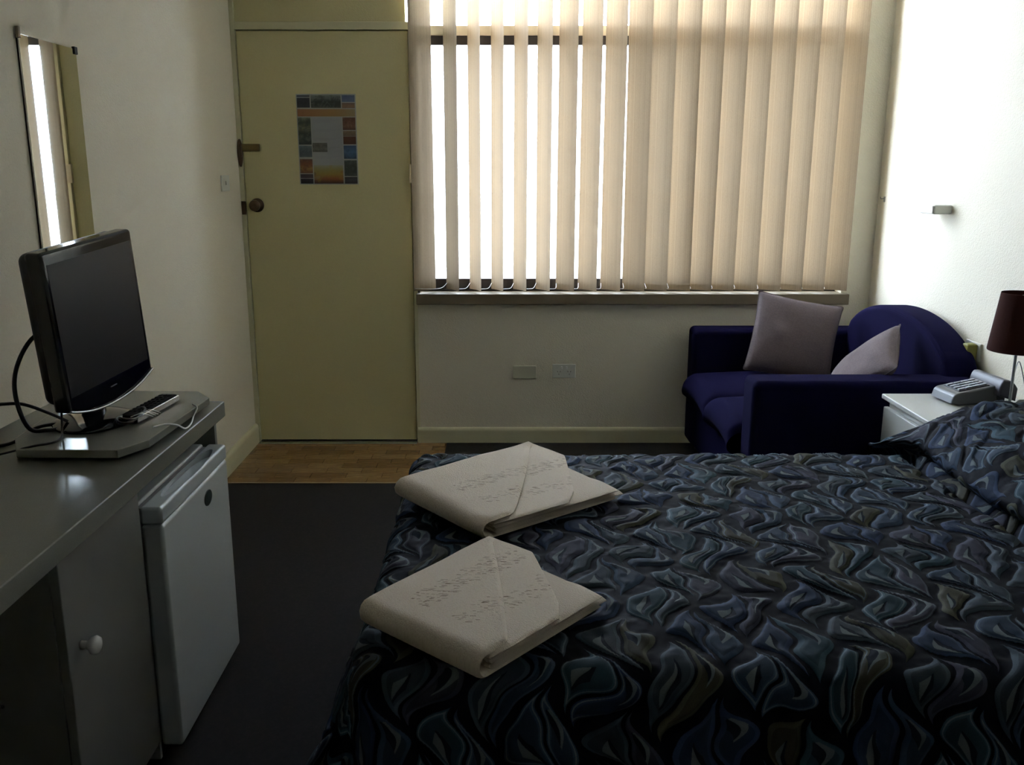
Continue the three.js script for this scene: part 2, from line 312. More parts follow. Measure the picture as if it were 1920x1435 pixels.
{
  const t = thing('wall_socket', 'power socket with an olive plug low on the right wall behind the sofa', 'outlet');
  part('plate', span(XR - 0.009, XR, 0.670, 0.742, -3.555, -3.44, 0.003), M.plateWhite, t);
  const pg = part('plug', span(XR - 0.05, XR - 0.008, 0.668, 0.738, -3.50, -3.455, 0.008), std([0.20, 0.19, 0.035], 0.5), t);
}

// ------------------------------------------------------------------ counter, cabinet, fridge
const CT = 0.75, CF = -0.807, CEND = -2.533;
{
  const t = thing('counter', 'long grey laminate counter running along the cream wall under the television', 'counter');
  part('worktop', span(XL + 0.001, CF, CT - 0.045, CT, CEND, 0.35, 0.003), M.laminate, t);
  part('end_panel', span(XL + 0.001, -0.835, 0.002, CT - 0.045, CEND + 0.004, CEND + 0.022, 0.001), M.cabinet, t);
  part('end_panel', span(XL + 0.001, -0.835, 0.002, CT - 0.045, 0.31, 0.33, 0.001), M.cabinet, t);
}
{
  const t = thing('cupboard', 'grey cupboard with one door and white knob, beside the bar fridge', 'cabinet');
  const z0 = -1.925, z1 = -1.545, xf = -0.842;
  part('carcass', merge([
    span(XL + 0.02, xf, 0.06, 0.70, z1 - 0.018, z1, 0.001), span(XL + 0.02, xf, 0.06, 0.70, z0, z0 + 0.018, 0.001),
    span(XL + 0.02, xf - 0.001, 0.06, 0.078, z0 + 0.018, z1 - 0.018, 0), span(XL + 0.02, XL + 0.03, 0.078, 0.70, z0 + 0.018, z1 - 0.018, 0), span(XL + 0.04, xf - 0.04, 0.002, 0.06, z0 + 0.01, z1 - 0.01, 0)]), M.cabinet, t);
  const d = part('door', span(xf + 0.001, xf + 0.019, 0.065, 0.702, z0 + 0.002, z1 - 0.001, 0.002), M.cabinet, t);
  const kn = part('knob', lathe([[0, 0], [0.009, 0], [0.008, 0.010], [0.009, 0.014], [0.0165, 0.020], [0.0185, 0.028], [0.015, 0.035], [0.006, 0.0385], [0, 0.039]], 28).rotateZ(-Math.PI / 2), M.ceramic, d);
  kn.position.set(xf + 0.019, 0.50, -1.60);
  part('screw_cap', lathe([[0, 0], [0.004, 0], [0.003, 0.0015], [0, 0.002]], 16).rotateX(Math.PI / 2).translate(-0.96, 0.40, z1), M.darkEdge, t);
  part('filler_strip', span(xf - 0.02, xf + 0.012, 0.01, 0.702, z0 - 0.012, z0, 0.001), M.gasket, t);
}
{
  const t = thing('bar_fridge', 'white bar fridge under the counter with a dark oval badge', 'fridge');
  const z0 = -2.443, z1 = -1.947, xd = -0.783;
  part('body', span(-1.26, -0.846, 0.03, 0.650, z0 + 0.004, z1 - 0.006, 0.006), M.fridge, t);
  part('seal', span(-0.848, -0.832, 0.04, 0.643, z0 + 0.01, z1 - 0.012, 0.002), M.gasket, t);
  const d = part('door', span(-0.834, xd, 0.03, 0.606, z0, z1, 0.010), M.fridge, t);
  const ev = new Evaluator(); ev.attributes = ['position', 'normal', 'uv'];
  const cap = new Brush(new RoundedBoxGeometry(0.051, 0.043, z1 - z0, 3, 0.008)); cap.position.set(-0.8085, 0.6275, (z0 + z1) / 2); cap.updateMatrixWorld();
  const cut = new Brush(new THREE.CylinderGeometry(1, 1, 0.06, 48).scale(0.021, 1, 0.185)); cut.position.set(-0.806, 0.655, (z0 + z1) / 2 - 0.01); cut.rotation.z = -0.25; cut.updateMatrixWorld();
  const res = ev.evaluate(cap, cut, SUBTRACTION);
  const cg = res.geometry.clone(); res.updateMatrixWorld(); cg.applyMatrix4(res.matrixWorld); cg.clearGroups();
  part('grip_cap', cg, M.fridgeCap, d);
  const b = new THREE.Shape(); b.absellipse(0, 0, 0.029, 0.020, 0, Math.PI * 2);
  const bd = part('badge', new THREE.ExtrudeGeometry(b, { depth: 0.001, bevelThickness: 0.001, bevelSize: 0.001, bevelSegments: 2 }).rotateY(Math.PI / 2), M.badge, d); bd.position.set(xd, 0.556, -2.262);
  for (const [x, z] of [[-1.22, z0 + 0.04], [-1.22, z1 - 0.04], [-0.88, z0 + 0.04], [-0.88, z1 - 0.04]]) { const f = part('foot', lathe([[0, 0], [0.018, 0], [0.016, 0.02], [0.008, 0.03], [0, 0.03]], 20), M.darkEdge, t); f.position.set(x, 0.002, z); }
}

// ------------------------------------------------------------------ television and what lies round it
{
  const t = thing('swivel_board', 'grey laminate board with cut corners lying on the counter', 'board');
  const P = [[-1.107, -1.968], [-0.878, -1.966], [-0.838, -2.045], [-0.823, -2.445], [-0.878, -2.519], [-1.136, -2.526], [-1.20, -2.45], [-1.155, -2.056]];
  const s = new THREE.Shape(P.map(([x, z]) => new THREE.Vector2(x, -z)));
  part('board', meterUV(new THREE.ExtrudeGeometry(s, { depth: 0.016, bevelThickness: 0.002, bevelSize: 0.002, bevelSegments: 2 }).rotateX(-Math.PI / 2).translate(0, 0.764, 0)), M.laminate, t);
  part('turntable', lathe([[0, CT], [0.11, CT], [0.11, 0.762], [0, 0.762]], 36).translate(-1.0, 0, -2.25), M.darkEdge, t);
}
const BT = 0.782;                                        // top of the board
{
  const t = thing('television', 'small glossy black flat television turned towards the bed', 'television', [-1.0, BT, -2.19]);
  const tilt = new THREE.Group(); // only used to compute the common turn of the cabinet parts
  tilt.position.set(0.028, 0.050, -0.012); tilt.rotation.set(0, 77.4 * Math.PI / 180, 0.105, 'YXZ'); tilt.updateMatrix();
  const turn = (g) => g.applyMatrix4(tilt.matrix);
  const w = 0.336, hs = 0.374, sag = 0.034;                // local: x along the screen, y up from the lowest point, z out of the screen
  const outline = (i, top = 0) => { const s = new THREE.Shape(), x = w / 2 - i, yb = sag + i * 0.6, yt = sag + hs - i - top; s.moveTo(-x, yb); s.quadraticCurveTo(-x * 0.55, i + 0.003, 0, i); s.quadraticCurveTo(x * 0.55, i + 0.003, x, yb); s.lineTo(x, yt - 0.008); s.quadraticCurveTo(x, yt, x - 0.008, yt); s.lineTo(-x + 0.008, yt); s.quadraticCurveTo(-x, yt, -x, yt - 0.008); s.closePath(); return s; };
  part('cabinet', turn(new THREE.ExtrudeGeometry(outline(0.003), { depth: 0.026, bevelThickness: 0.009, bevelSize: 0.009, bevelOffset: -0.006, bevelSegments: 4, curveSegments: 20 }).translate(0, 0, -0.036)), M.blackGloss, t);
  const sc = new THREE.Shape(); const sx = w / 2 - 0.015, sy0 = sag + 0.032, sy1 = sag + hs - 0.028; sc.moveTo(-sx, sy0); sc.lineTo(sx, sy0); sc.lineTo(sx, sy1); sc.lineTo(-sx, sy1); sc.closePath();
  part('screen', turn(new THREE.ExtrudeGeometry(sc, { depth: 0.0015, bevelEnabled: false }).translate(0, 0, -0.0016)), M.screen, t);
  const tr = []; for (let k = 0; k <= 24; k++) { const u = -1 + k / 12, x = u * w / 2 * 0.985; tr.push([x, 0.004 + (sag - 0.002) * Math.abs(u) ** 2.3, 0.000]); }
  part('chrome_trim', turn(tube(tr, 0.0032, 48, 8)), M.silver, t);
  part('back_cover', turn(new RoundedBoxGeometry(w - 0.012, hs - 0.012, 0.052, 4, 0.022).translate(0, sag + hs / 2 + 0.003, -0.05)), M.blackSatin, t);
  part('speaker_foot', turn(new RoundedBoxGeometry(0.16, 0.05, 0.03, 3, 0.01).translate(0, 0.04, -0.04)), M.blackSatin, t);
  const mk = turn(span(-0.012, 0.012, sag + 0.010, sag + 0.0125, 0.0, 0.0012, 0)); part('emblem', mk, std([0.12, 0.12, 0.12], 0.4), t);
  part('neck', lathe([[0, 0], [0.03, 0], [0.026, 0.02], [0.022, 0.09], [0, 0.09]], 24).scale(0.9, 1, 1.6).translate(-0.035, 0.012, -0.02), M.blackGloss, t);
  const lead = (name, pts, rad, seg) => part(name, tube(pts.map(([x, y, z]) => [x + 1.0, y - BT, z + 2.19]), rad, seg, 8), M.cable, t);
  lead('power_lead', [[-1.065, 1.03, -2.12], [-1.10, 1.02, -2.09], [-1.135, 0.95, -2.06], [-1.142, 0.88, -2.055], [-1.125, 0.80, -2.07], [-1.10, 0.789, -2.10], [-1.07, 0.788, -2.13]], 0.0052, 48);
  lead('aerial_lead', [[-1.07, 0.86, -2.12], [-1.06, 0.80, -2.09], [-1.045, 0.7858, -2.05], [-1.045, 0.7855, -2.01], [-1.075, 0.7855, -1.985], [-1.135, 0.772, -1.975], [-1.21, 0.754, -1.98], [-1.29, 0.755, -2.0]], 0.0028, 60);
  const sl = lead('signal_lead', [[-1.07, 0.80, -2.14], [-1.10, 0.83, -2.11], [-1.14, 0.862, -2.07], [-1.17, 0.872, -2.03]], 0.004, 30);
  part('plug', new THREE.CapsuleGeometry(0.008, 0.035, 4, 12).rotateZ(1.2).translate(-0.19, 0.876 - BT, 0.175), M.blackSatin, sl);
  part('stand_base', lathe([[0, 0.0], [0.118, 0.0], [0.122, 0.004], [0.119, 0.009], [0.09, 0.015], [0.05, 0.021], [0, 0.023]], 56).scale(0.76, 1, 1.0).rotateY(0.2).translate(-0.035, 0.0, -0.01), M.blackGloss, t);
}
{
  const t = thing('remote_control', 'slim black remote control with a silver edge on the grey board', 'remote');
  t.position.set(-0.925, BT, -2.29); t.rotation.y = -0.10;
  part('case', span(-0.026, 0.022, 0.001, 0.022, -0.115, 0.115, 0.006), M.rubber, t);
  part('silver_edge', span(0.0215, 0.0265, 0.004, 0.019, -0.113, 0.113, 0.002), M.silver, t);
  for (let r = 0; r < 9; r++) for (let c = 0; c < 3; c++) part('button', new RoundedBoxGeometry(0.008, 0.003, 0.010, 1, 0.001).translate(-0.015 + c * 0.013, 0.0228, -0.09 + r * 0.02), M.rubber, t);
}
{
  const t = thing('coiled_lead', 'bundled black lead tied up beside the television stand', 'cable');
  const loops = [];
  for (let k = 0; k < 5; k++) { const a = k * 0.35, pts = []; for (let i = 0; i < 12; i++) { const q = i / 12 * Math.PI * 2; pts.push([-0.945 + 0.022 * Math.cos(q) + 0.004 * k - 0.004 * Math.sin(a), BT + 0.006 + k * 0.0035 + 0.003 * Math.sin(2 * q + k), -2.19 + 0.055 * Math.sin(q) - 0.01 * Math.sin(k * 2)]); } loops.push(tube(pts, 0.0032, 48, 7, true)); }
  part('loops', merge(loops), M.cable, t);
  for (let k = 0; k < 4; k++) part('tie', tube([[-0.925 + k * 0.004, BT + 0.022, -2.165 - k * 0.012], [-0.905 + k * 0.003, BT + 0.024 + 0.002 * (k % 2), -2.19 - k * 0.010], [-0.885 + k * 0.002, BT + 0.012, -2.205 - k * 0.012]], 0.0008, 14, 5), M.whiteWire, t);
}
{
  const t = thing('white_lead', 'thin white lead lying over the edge of the grey board', 'cable');
  part('lead', tube([[-0.861, BT + 0.0035, -2.14], [-0.840, BT + 0.002, -2.17], [-0.8215, BT - 0.006, -2.19], [-0.815, 0.757, -2.225], [-0.818, 0.7545, -2.28], [-0.826, 0.765, -2.33], [-0.8215, BT - 0.002, -2.345], [-0.838, BT + 0.0035, -2.36]], 0.0022, 40, 7), M.whiteWire, t);
}
{
  const d = thing('flat_lead', 'black lead lying on the counter beside the wall', 'cable');
  part('lead', tube([[-1.09, 0.789, -2.16], [-1.14, 0.787, -2.13], [-1.19, 0.757, -2.10], [-1.25, 0.755, -2.06], [-1.285, 0.756, -2.0]], 0.0045, 40, 8), M.cable, d);
  part('plug', new RoundedBoxGeometry(0.03, 0.016, 0.045, 2, 0.005).translate(-1.265, 0.759, -2.035), M.blackSatin, d);
}

// ------------------------------------------------------------------ bed, quilt, towels
const PQ = 0.076, RQ = 0.235, COLS = 12, ROWS = 4;           // leaf pattern: column pitch, row period (m), repeat
function leafAt(x, y) {                                  // dyed leaf pattern in metres: [r, g, b linear, height]
  x += 0.010 * Math.sin(2 * Math.PI * (y / (RQ * ROWS) * 5 + x / (PQ * COLS))) + 0.005 * Math.sin(2 * Math.PI * (x / (PQ * COLS) * 7 + 0.3)) + 0.003 * Math.sin(2 * Math.PI * (y / (RQ * ROWS) * 13 + x / (PQ * COLS) * 3));
  y += 0.022 * Math.sin(2 * Math.PI * (x / (PQ * COLS) * 3 + y / (RQ * ROWS))) + 0.012 * Math.sin(2 * Math.PI * (x / (PQ * COLS) * 5 - y / (RQ * ROWS) * 2 + 0.2));
  const yn = y / RQ, xp = x - 0.30 * PQ * Math.sin(2 * Math.PI * yn + 0.6);
  const k0 = Math.floor(xp / PQ);
  for (const k of [k0, k0 + 1]) {
    const kk = ((k % COLS) + COLS) % COLS, vn = yn - (kk % 2 ? 0.5 : 0), j = Math.round(vn), v = vn - j, hw = PQ * (0.5 + 0.455 * Math.cos(2 * Math.PI * v + 0.35 * Math.sin(2 * Math.PI * v)));
    const u = (xp - k * PQ) / hw; if (Math.abs(u) > 1) continue;
    const jj = ((j % ROWS) + ROWS) % ROWS, h1 = hash(kk + 11, jj + 5), h2 = hash(kk + 31, jj + 17), slope = 1 / Math.hypot(1, 1.2 * Math.sin(2 * Math.PI * v) * PQ / RQ * 2.4);
    const e = (1 - Math.abs(u)) * hw * slope;
    const uc = 0.28 * Math.sin(2 * Math.PI * v * 1.15 + 0.5), d = Math.abs(u - uc) * hw, side = u > uc ? 1 : -1;
    const line = Math.min(e - 0.0040, d - 0.0034 - 0.004 * Math.abs(v));
    const half = Math.min(e, d);
    let height = Math.sqrt(Math.min(1, Math.max(0, line) / 0.014));
    if (line < 0) return [0.004, 0.005, 0.009, 0];
    const pal = [[0.030, 0.046, 0.072], [0.027, 0.049, 0.064], [0.046, 0.046, 0.033], [0.038, 0.040, 0.058], [0.022, 0.034, 0.064], [0.036, 0.048, 0.060]];
    const base = pal[Math.floor((side > 0 ? h1 : h2) * 6)];
    let c = base.map((q) => q * (half < 0.0125 ? 1.35 : 0.85));
    if (h2 < 0.34 && half > 0.0068 && half < 0.0092) c = [0.115, 0.145, 0.165];
    const uo = (side > 0 ? (1 + uc) / 2 : (uc - 1) / 2), ex = (u - uo) * hw / 0.0135, ey = (v - 0.02 - 0.05 * side) * RQ / 0.034, cut = ex + 0.45 * ey * ey - 0.15;
    if (hw > 0.045 && Math.abs(ex) + Math.abs(ey) < 1) { if (cut * side > 0) c = [0.10, 0.12, 0.125]; else { c = [0.009, 0.013, 0.022]; height *= 0.8; } }
    return [...c, height];
  }
  return [0.004, 0.005, 0.009, 0];
}
const QW = 1460, QH = 1250;
const quiltTex = dataTex(QW, QH, (px, py) => { const c = leafAt((px + 0.5) / QW * PQ * COLS, (py + 0.5) / QH * RQ * ROWS), n = 0.82 + 0.3 * hash(px, py); return [enc(c[0] * n), enc(c[1] * n), enc(c[2] * n)]; }, true, [1 / (PQ * COLS), 1 / (RQ * ROWS)]);
const quiltBump = dataTex(QW / 2, QH / 2, (px, py) => { const X = (px + 0.5) / QW * 2 * PQ * COLS, Y = (py + 0.5) / QH * 2 * RQ * ROWS, v = 0.75 * leafAt(X, Y)[3] + 0.25 * vnoise(px / 10, py / 10, 73, 0); return [v, v, v]; }, false, [1 / (PQ * COLS), 1 / (RQ * ROWS)]);
const quiltMat = phys([1, 1, 1], 0.7, { map: quiltTex, bumpMap: quiltBump, bumpScale: 0.005, specularIntensity: 0.12, side: THREE.DoubleSide });
const BX0 = -0.280, BX1 = 1.835, BZ0 = -2.69, BZ1 = -1.40, BY = 0.55;
{
  const bed = thing('bed', 'double bed base and mattress hidden under the blue quilt', 'bed');
  part('base', span(BX0 + 0.06, BX1 - 0.01, 0.06, 0.26, BZ0 + 0.06, BZ1 - 0.06, 0.02), M.blackSatin, bed);
  part('mattress', span(BX0 + 0.09, BX1 - 0.005, 0.262, 0.495, BZ0 + 0.09, BZ1 - 0.09, 0.06), std([0.5, 0.48, 0.44], 0.9), bed);
  for (const x of [0, 1.7]) for (const z of [BZ0 + 0.2, BZ1 - 0.2]) part('leg', lathe([[0, 0.002], [0.02, 0.002], [0.024, 0.06], [0, 0.062]], 16).translate(x, 0, z), M.blackSatin, bed);
}
const puff = (a, b) => {
  const w = 0.5 * vnoise(a * 9 + 40, b * 16 + 40) + 0.3 * vnoise(a * 23 + 7, b * 34 + 9) + 0.2 * vnoise(a * 50, b * 70);
  return 0.006 * leafAt(a, -b)[3] + 0.013 * (w - 0.5);
};
{
  const q = thing('quilt', 'dark blue quilt with a leaf pattern spread over the bed', 'quilt');
  const R = 0.055, drop = 0.44, A0 = BX0 - drop, A1 = BX1, B0 = BZ0 - drop, B1 = BZ1 + drop;
  const at = (u, v) => {
    const a = A0 + (A1 - A0) * u, b = B0 + (B1 - B0) * v;
    const da = Math.max(0, BX0 + R - a), db = b < BZ0 + R ? BZ0 + R - b : Math.max(0, b - BZ1 + R), sb = b < BZ0 + R ? -1 : 1;
    const ca = Math.max(a, BX0 + R), cb = sb < 0 ? Math.max(b, BZ0 + R) : Math.min(b, BZ1 - R);
    const p = puff(a, b), d = Math.pow(da ** 3 + db ** 3, 1 / 3), hyp = Math.hypot(da, db) || 1, nx = -da / hyp, nz = sb * db / hyp;
    const crown = 0.012 * Math.sin(Math.PI * Math.min(1, Math.max(0, (b - BZ0) / (BZ1 - BZ0)))) * sm(BX0, BX0 + 0.4, a);
    if (d < 1e-6) return [a, BY + crown + p - 0.03 * Math.exp(-(((a - 1.232) / 0.022) ** 2)), b];
    const arc = R * Math.PI / 2, corner = Math.min(da, db) / (d || 1), wave = 0.012 * Math.sin((sb > 0 && db > da ? a : b) * 17 + 1.3 * Math.sin(a * 7)) * sm(0.05, 0.3, d);
    let out, y;
    if (d < arc) { const t = d / R; out = (R + p) * Math.sin(t); y = BY - R + (R + p) * Math.cos(t); } else { const e = d - arc; out = R + p + e * (sb < 0 && db > da ? 0.02 : da > db ? 0.12 + 0.34 * sm(-2.2, -1.45, b) : 0.13 + 0.22 * corner) + wave; y = BY - R - e * 0.985; }
    return [ca + nx * out, y, cb + nz * out];
  };
  part('cover', gridGeo(430, 360, (u, v) => at(u, 1 - v), (u, v) => [A0 + (A1 - A0) * u, -(B0 + (B1 - B0) * (1 - v))]), quiltMat, q);
  // the end of the quilt drawn up over the pillows
  const prof = new THREE.CatmullRomCurve3([[1.310, 0.535], [1.262, 0.548], [1.236, 0.580], [1.258, 0.618], [1.34, 0.678], [1.46, 0.710], [1.60, 0.712], [1.72, 0.702], [1.815, 0.66], [1.835, 0.60]].map(([x, y]) => new THREE.Vector3(x, y, 0)));
  const Z0 = BZ0 - 0.085, Z1 = BZ1 + 0.06;
  const len = prof.getLength();
  part('pillow_cover', gridGeo(120, 190, (u, v) => {
    const c = prof.getPointAt(u), z = Z1 + (Z0 - Z1) * Math.min(v, 0.95) / 0.95, near = sm(0, 0.16, v), far = 1 - sm(0.84, 0.95, v), f = Math.min(near, 1) * far, dip = 1 - 0.10 * Math.exp(-(((v - 0.52) / 0.05) ** 2));
    const n = puff(c.x + 3, z), y0 = 0.560;
    const y = y0 + (c.y - 0.548) * (0.18 + 0.82 * f) * dip + n * 1.3 * sm(0, 0.12, u);
    const tip = -0.085 * sm(0.85, 0.95, v) * (1 - sm(0, 0.5, u));
    return [c.x + tip + 0.012 * Math.sin(z * 9) * (1 - u), y - 0.022 * sm(0.90, 0.95, v) - 1.6 * Math.max(0, v - 0.95), z];
  }, (u, v) => [1.2 + u * len, -(Z1 + (Z0 - Z1) * v) + 0.1]), quiltMat, q);
}
const towelTex = (() => {                                // beige terry with two woven bands of short dark dashes; uv = (p, q) / 0.42
  const W = 640, k = document.createElement('canvas'); k.width = k.height = W; const c = k.getContext('2d');
  c.fillStyle = '#e2d4c3'; c.fillRect(0, 0, W, W);
  for (let i = 0; i < 26000; i++) { const v = 0.5 + rnd() * 0.5; c.fillStyle = `rgba(${165 + 70 * v | 0},${148 + 68 * v | 0},${128 + 66 * v | 0},0.30)`; c.fillRect(rnd() * W, rnd() * W, 1 + rnd() * 3, 1 + rnd() * 3); }
  const s = W / 0.42;
  for (const [q0, q1, n] of [[0.185, 0.235, 210], [0.075, 0.125, 120]]) for (let i = 0; i < n; i++) {
    const p = 0.04 + 0.33 * rnd(), q = q0 + (q1 - q0) * Math.round(rnd() * 6) / 6, L = rr(0.004, 0.013);
    c.strokeStyle = `rgba(84,60,40,${rr(0.35, 0.8)})`; c.lineWidth = rr(1.2, 2.4);
    c.beginPath(); c.moveTo(p * s, W - q * s); c.lineTo((p + 0.663 * L) * s, W - (q - 0.749 * L) * s); c.stroke();
  }
  const t = new THREE.CanvasTexture(k); t.colorSpace = THREE.SRGBColorSpace; t.wrapS = t.wrapT = THREE.RepeatWrapping; t.repeat.set(1 / 0.42, 1 / 0.42); return t;
})();
const terryBump = dataTex(256, 256, (x, y) => { const v = 0.6 * hash(x >> 1, y >> 1) + 0.4 * vnoise(x / 5, y / 5, 0, 0); return [v, v, v]; }, false, [7, 7]);
const towelMat = std([0.92, 0.92, 0.92], 1, { map: towelTex, bumpMap: terryBump, bumpScale: 0.0012 });
const terryMat = std([0.64, 0.55, 0.45], 1, { bumpMap: terryBump, bumpScale: 0.0012 });
function towel(label, B, L, y, kind) {                   // B: front corner, L: left corner (x, z); p runs inwards from the fold B-L, q along it
  const t = thing('folded_towel', label, 'towel', [B[0], y, B[1]], 'folded towels on the bed');
  const Q = Math.hypot(L[0] - B[0], L[1] - B[1]), qx = (L[0] - B[0]) / Q, qz = (L[1] - B[1]) / Q, px = -qz, pz = qx, k = Q / 0.303;
  const w = (p, q0, h) => { const q = q0 + Math.max(0, p) * 0.085 * q0 / 0.303; return [px * p + qx * q, h, pz * p + qz * q]; };
  const slab = (P0, P1, h0, h1, n, seedv) => {             // closed padded sheet: p from P0(v) to P1(v), q over the whole width
    const th = h1 - h0, sec = 28;
    return gridGeo(sec * 2 + 12, n, (u, v) => {
      const q = (-0.006 + v * (Q + 0.012)), p0 = P0(v), p1 = P1(v), i = u * (sec * 2 + 12), r = th / 2, mid = (h0 + h1) / 2;
      const edge = Math.min(1, Math.sqrt(Math.max(0, 1 - (Math.max(0, Math.abs(v - 0.5) * 2 - 0.93) / 0.07) ** 2)));
      const wob = 0.0022 * (vnoise(v * 9 + seedv, u * 6) - 0.5);
      let p, h;
      if (i < sec) { p = p1 - (p1 - p0) * i / sec; h = -r; } else if (i < sec + 6) { const a = (i - sec) / 6 * Math.PI; p = p0 - r * Math.sin(a); h = -r * Math.cos(a); } else if (i < sec * 2 + 6) { p = p0 + (p1 - p0) * (i - sec - 6) / sec; h = r; } else { const a = (i - sec * 2 - 6) / 6 * Math.PI; p = p1 + r * Math.sin(a); h = r * Math.cos(a); }
      return w(p * k, q, mid + h * (0.25 + 0.75 * edge) + wob);
    }, (u, v) => { const i = u * (sec * 2 + 12); const p = i < sec ? P1(v) - (P1(v) - P0(v)) * i / sec : i < sec + 6 ? P0(v) : i < sec * 2 + 6 ? P0(v) + (P1(v) - P0(v)) * (i - sec - 6) / sec : P1(v); return [p, v * Q]; });
  };
  const sheet = (P1top, P1bot, hb, ht, th, n, capMat, name) => {   // a layer folded round the edge B-L: runs under the stack at height hb, over it at ht
    const N = 70;
    const mid = (s, v) => {                              // centre line of the folded layer
      const r = (ht - hb) / 2, pb = P1bot(v), pt = P1top(v), arc = Math.PI * r, tot = pb + arc + pt; let l = s * tot;
      if (l < pb) return [pb - l, hb, 0, -1]; l -= pb;
      if (l < arc) { const a = l / r; return [-r * Math.sin(a), hb + r - r * Math.cos(a), -Math.sin(a), -Math.cos(a)]; }
      l -= arc; return [l, ht, 0, 1];
    };
    const skin = (sgn) => gridGeo(N, n, (u, v) => {
      const [p, h, np, nh] = mid(u, v), q = -0.004 + v * (Q + 0.008), endu = Math.min(1, Math.sqrt(Math.min(u, 1 - u) / 0.012)), endv = Math.min(1, Math.sqrt(Math.min(v, 1 - v) / 0.03)), o = sgn * th / 2 * Math.min(endu, 1) * endv;
      const sagTop = nh > 0.9 ? -0.004 * sm(0.12, 0.35, p) + 0.003 * (vnoise(p * 18 + kind * 5, v * 7) - 0.5) : 0;
      return w((p + np * o) * k, q, h + nh * o + sagTop);
    }, (u, v) => [mid(u, v)[0], v * Q]);
    const a = skin(1), b = skin(-1); const ib = b.index.array; for (let i = 0; i < ib.length; i += 3) { const x = ib[i]; ib[i] = ib[i + 1]; ib[i + 1] = x; } b.computeVertexNormals();
    return part(name, merge([a, b]), capMat, t);
  };
  const lerp = (pts) => (v) => { const q = v * 0.303; for (let i = 0; i + 1 < pts.length; i++) if (q <= pts[i + 1][0]) { const f = (q - pts[i][0]) / (pts[i + 1][0] - pts[i][0]); return pts[i][1] + (pts[i + 1][1] - pts[i][1]) * Math.max(0, f); } return pts[pts.length - 1][1]; };
  // stack inside the fold
  part('inner_layer', slab(() => 0.014, (v) => 0.345 + 0.030 * v + 0.006 * Math.sin(v * 9), 0.0095, 0.0185, 30, 3), terryMat, t);
  part('inner_layer', slab(() => 0.012, (v) => 0.328 + 0.04 * v, 0.0200, 0.0290, 30, 13), terryMat, t);
  part('middle_fold', slab(() => 0.008, lerp([[0, 0.19], [0.034, 0.238], [0.194, 0.385], [0.303, 0.388]]), 0.0305, 0.0390, 60, 23), towelMat, t);
  sheet(lerp([[0, 0.050], [0.03, 0.085], [0.277, 0.362], [0.285, 0.383], [0.303, 0.385]]), () => 0.335, 0.0045, 0.0460, 0.0110, 60, towelMat, 'outer_fold');
  return t;
}
towel('folded beige towel nearer the front edge of the bed', [-0.030, -1.372], [-0.255, -1.568], BY + 0.018, 0);
towel('folded beige towel farther back, nearer the sofa', [-0.030, -1.955], [-0.262, -2.245], BY + 0.020, 1);

// ------------------------------------------------------------------ sofa and cushions
{
  const t = thing('sofa', 'navy blue two-seat sofa with a domed back under the window', 'sofa');
  const rb = (x0, x1, y0, y1, z0, z1, r) => { const w = x1 - x0, h = y1 - y0, d = z1 - z0; return meterUV(new RoundedBoxGeometry(w, h, d, 5, r).translate((x0 + x1) / 2, (y0 + y1) / 2, (z0 + z1) / 2)); };
  part('base', rb(0.95, 1.80, 0.04, 0.30, -4.40, -3.44, 0.015), M.sofa, t);
  part('arm', rb(0.935, 1.80, 0.04, 0.632, -4.535, -4.385, 0.028), M.sofa, t);
  part('arm', rb(0.935, 1.80, 0.04, 0.626, -3.450, -3.295, 0.028), M.sofa, t);
  const s = new THREE.Shape(), top = []; for (let k = 0; k <= 24; k++) { const q = -1 + k / 12; top.push(new THREE.Vector2(3.90 + 0.53 * q, 0.60 + 0.215 * Math.pow(1 - q * q, 0.55))); }
  s.moveTo(3.37, 0.05); s.lineTo(3.37, 0.60); s.splineThru(top.slice(1)); s.lineTo(4.43, 0.05); s.closePath();
  part('backrest', meterUV(new THREE.ExtrudeGeometry(s, { depth: 0.09, bevelThickness: 0.025, bevelSize: 0.025, bevelOffset: -0.025, bevelSegments: 5, curveSegments: 30 }).rotateY(Math.PI / 2).translate(1.712, 0, 0)), M.sofa, t);
  const seat = (z0, z1, name) => {                        // plump seat with a rounded, overhanging front
    const x0 = 0.885, x1 = 1.66;
    const g = gridGeo(40, 26, (u, v) => {
      const z = z0 + (z1 - z0) * v, side = Math.pow(Math.max(0, 1 - Math.abs(v * 2 - 1) ** 6), 0.5), crown = 0.018 * Math.sin(Math.PI * v);
      let x, y;
      if (u < 0.6) { const f = u / 0.6; x = x1 - (x1 - x0 - 0.07) * f; y = 0.425 + crown + 0.012 * Math.sin(Math.PI * f); } else if (u < 0.85) { const a = (u - 0.6) / 0.25 * Math.PI * 0.62; x = x0 + 0.07 - 0.07 * Math.sin(a); y = 0.355 + crown + 0.07 * Math.cos(a); } else { const f = (u - 0.85) / 0.15; x = x0 + 0.005 + 0.10 * f; y = 0.329 + crown - 0.10 * f; }
      return [x, 0.22 + (y - 0.22) * (0.80 + 0.20 * side), z];
    }, (u, v) => [u * 0.9, v * (z1 - z0)]);
    part(name, g, M.sofa, t);
  };
  seat(-3.452, -3.90, 'seat_cushion'); seat(-3.90, -4.385, 'seat_cushion');
  for (const [x, z] of [[1.0, -4.45], [1.0, -3.37], [1.7, -4.40], [1.6, -3.40]]) part('foot', lathe([[0, 0.002], [0.022, 0.002], [0.026, 0.045], [0, 0.045]], 16).translate(x, 0, z), M.blackSatin, t);
}
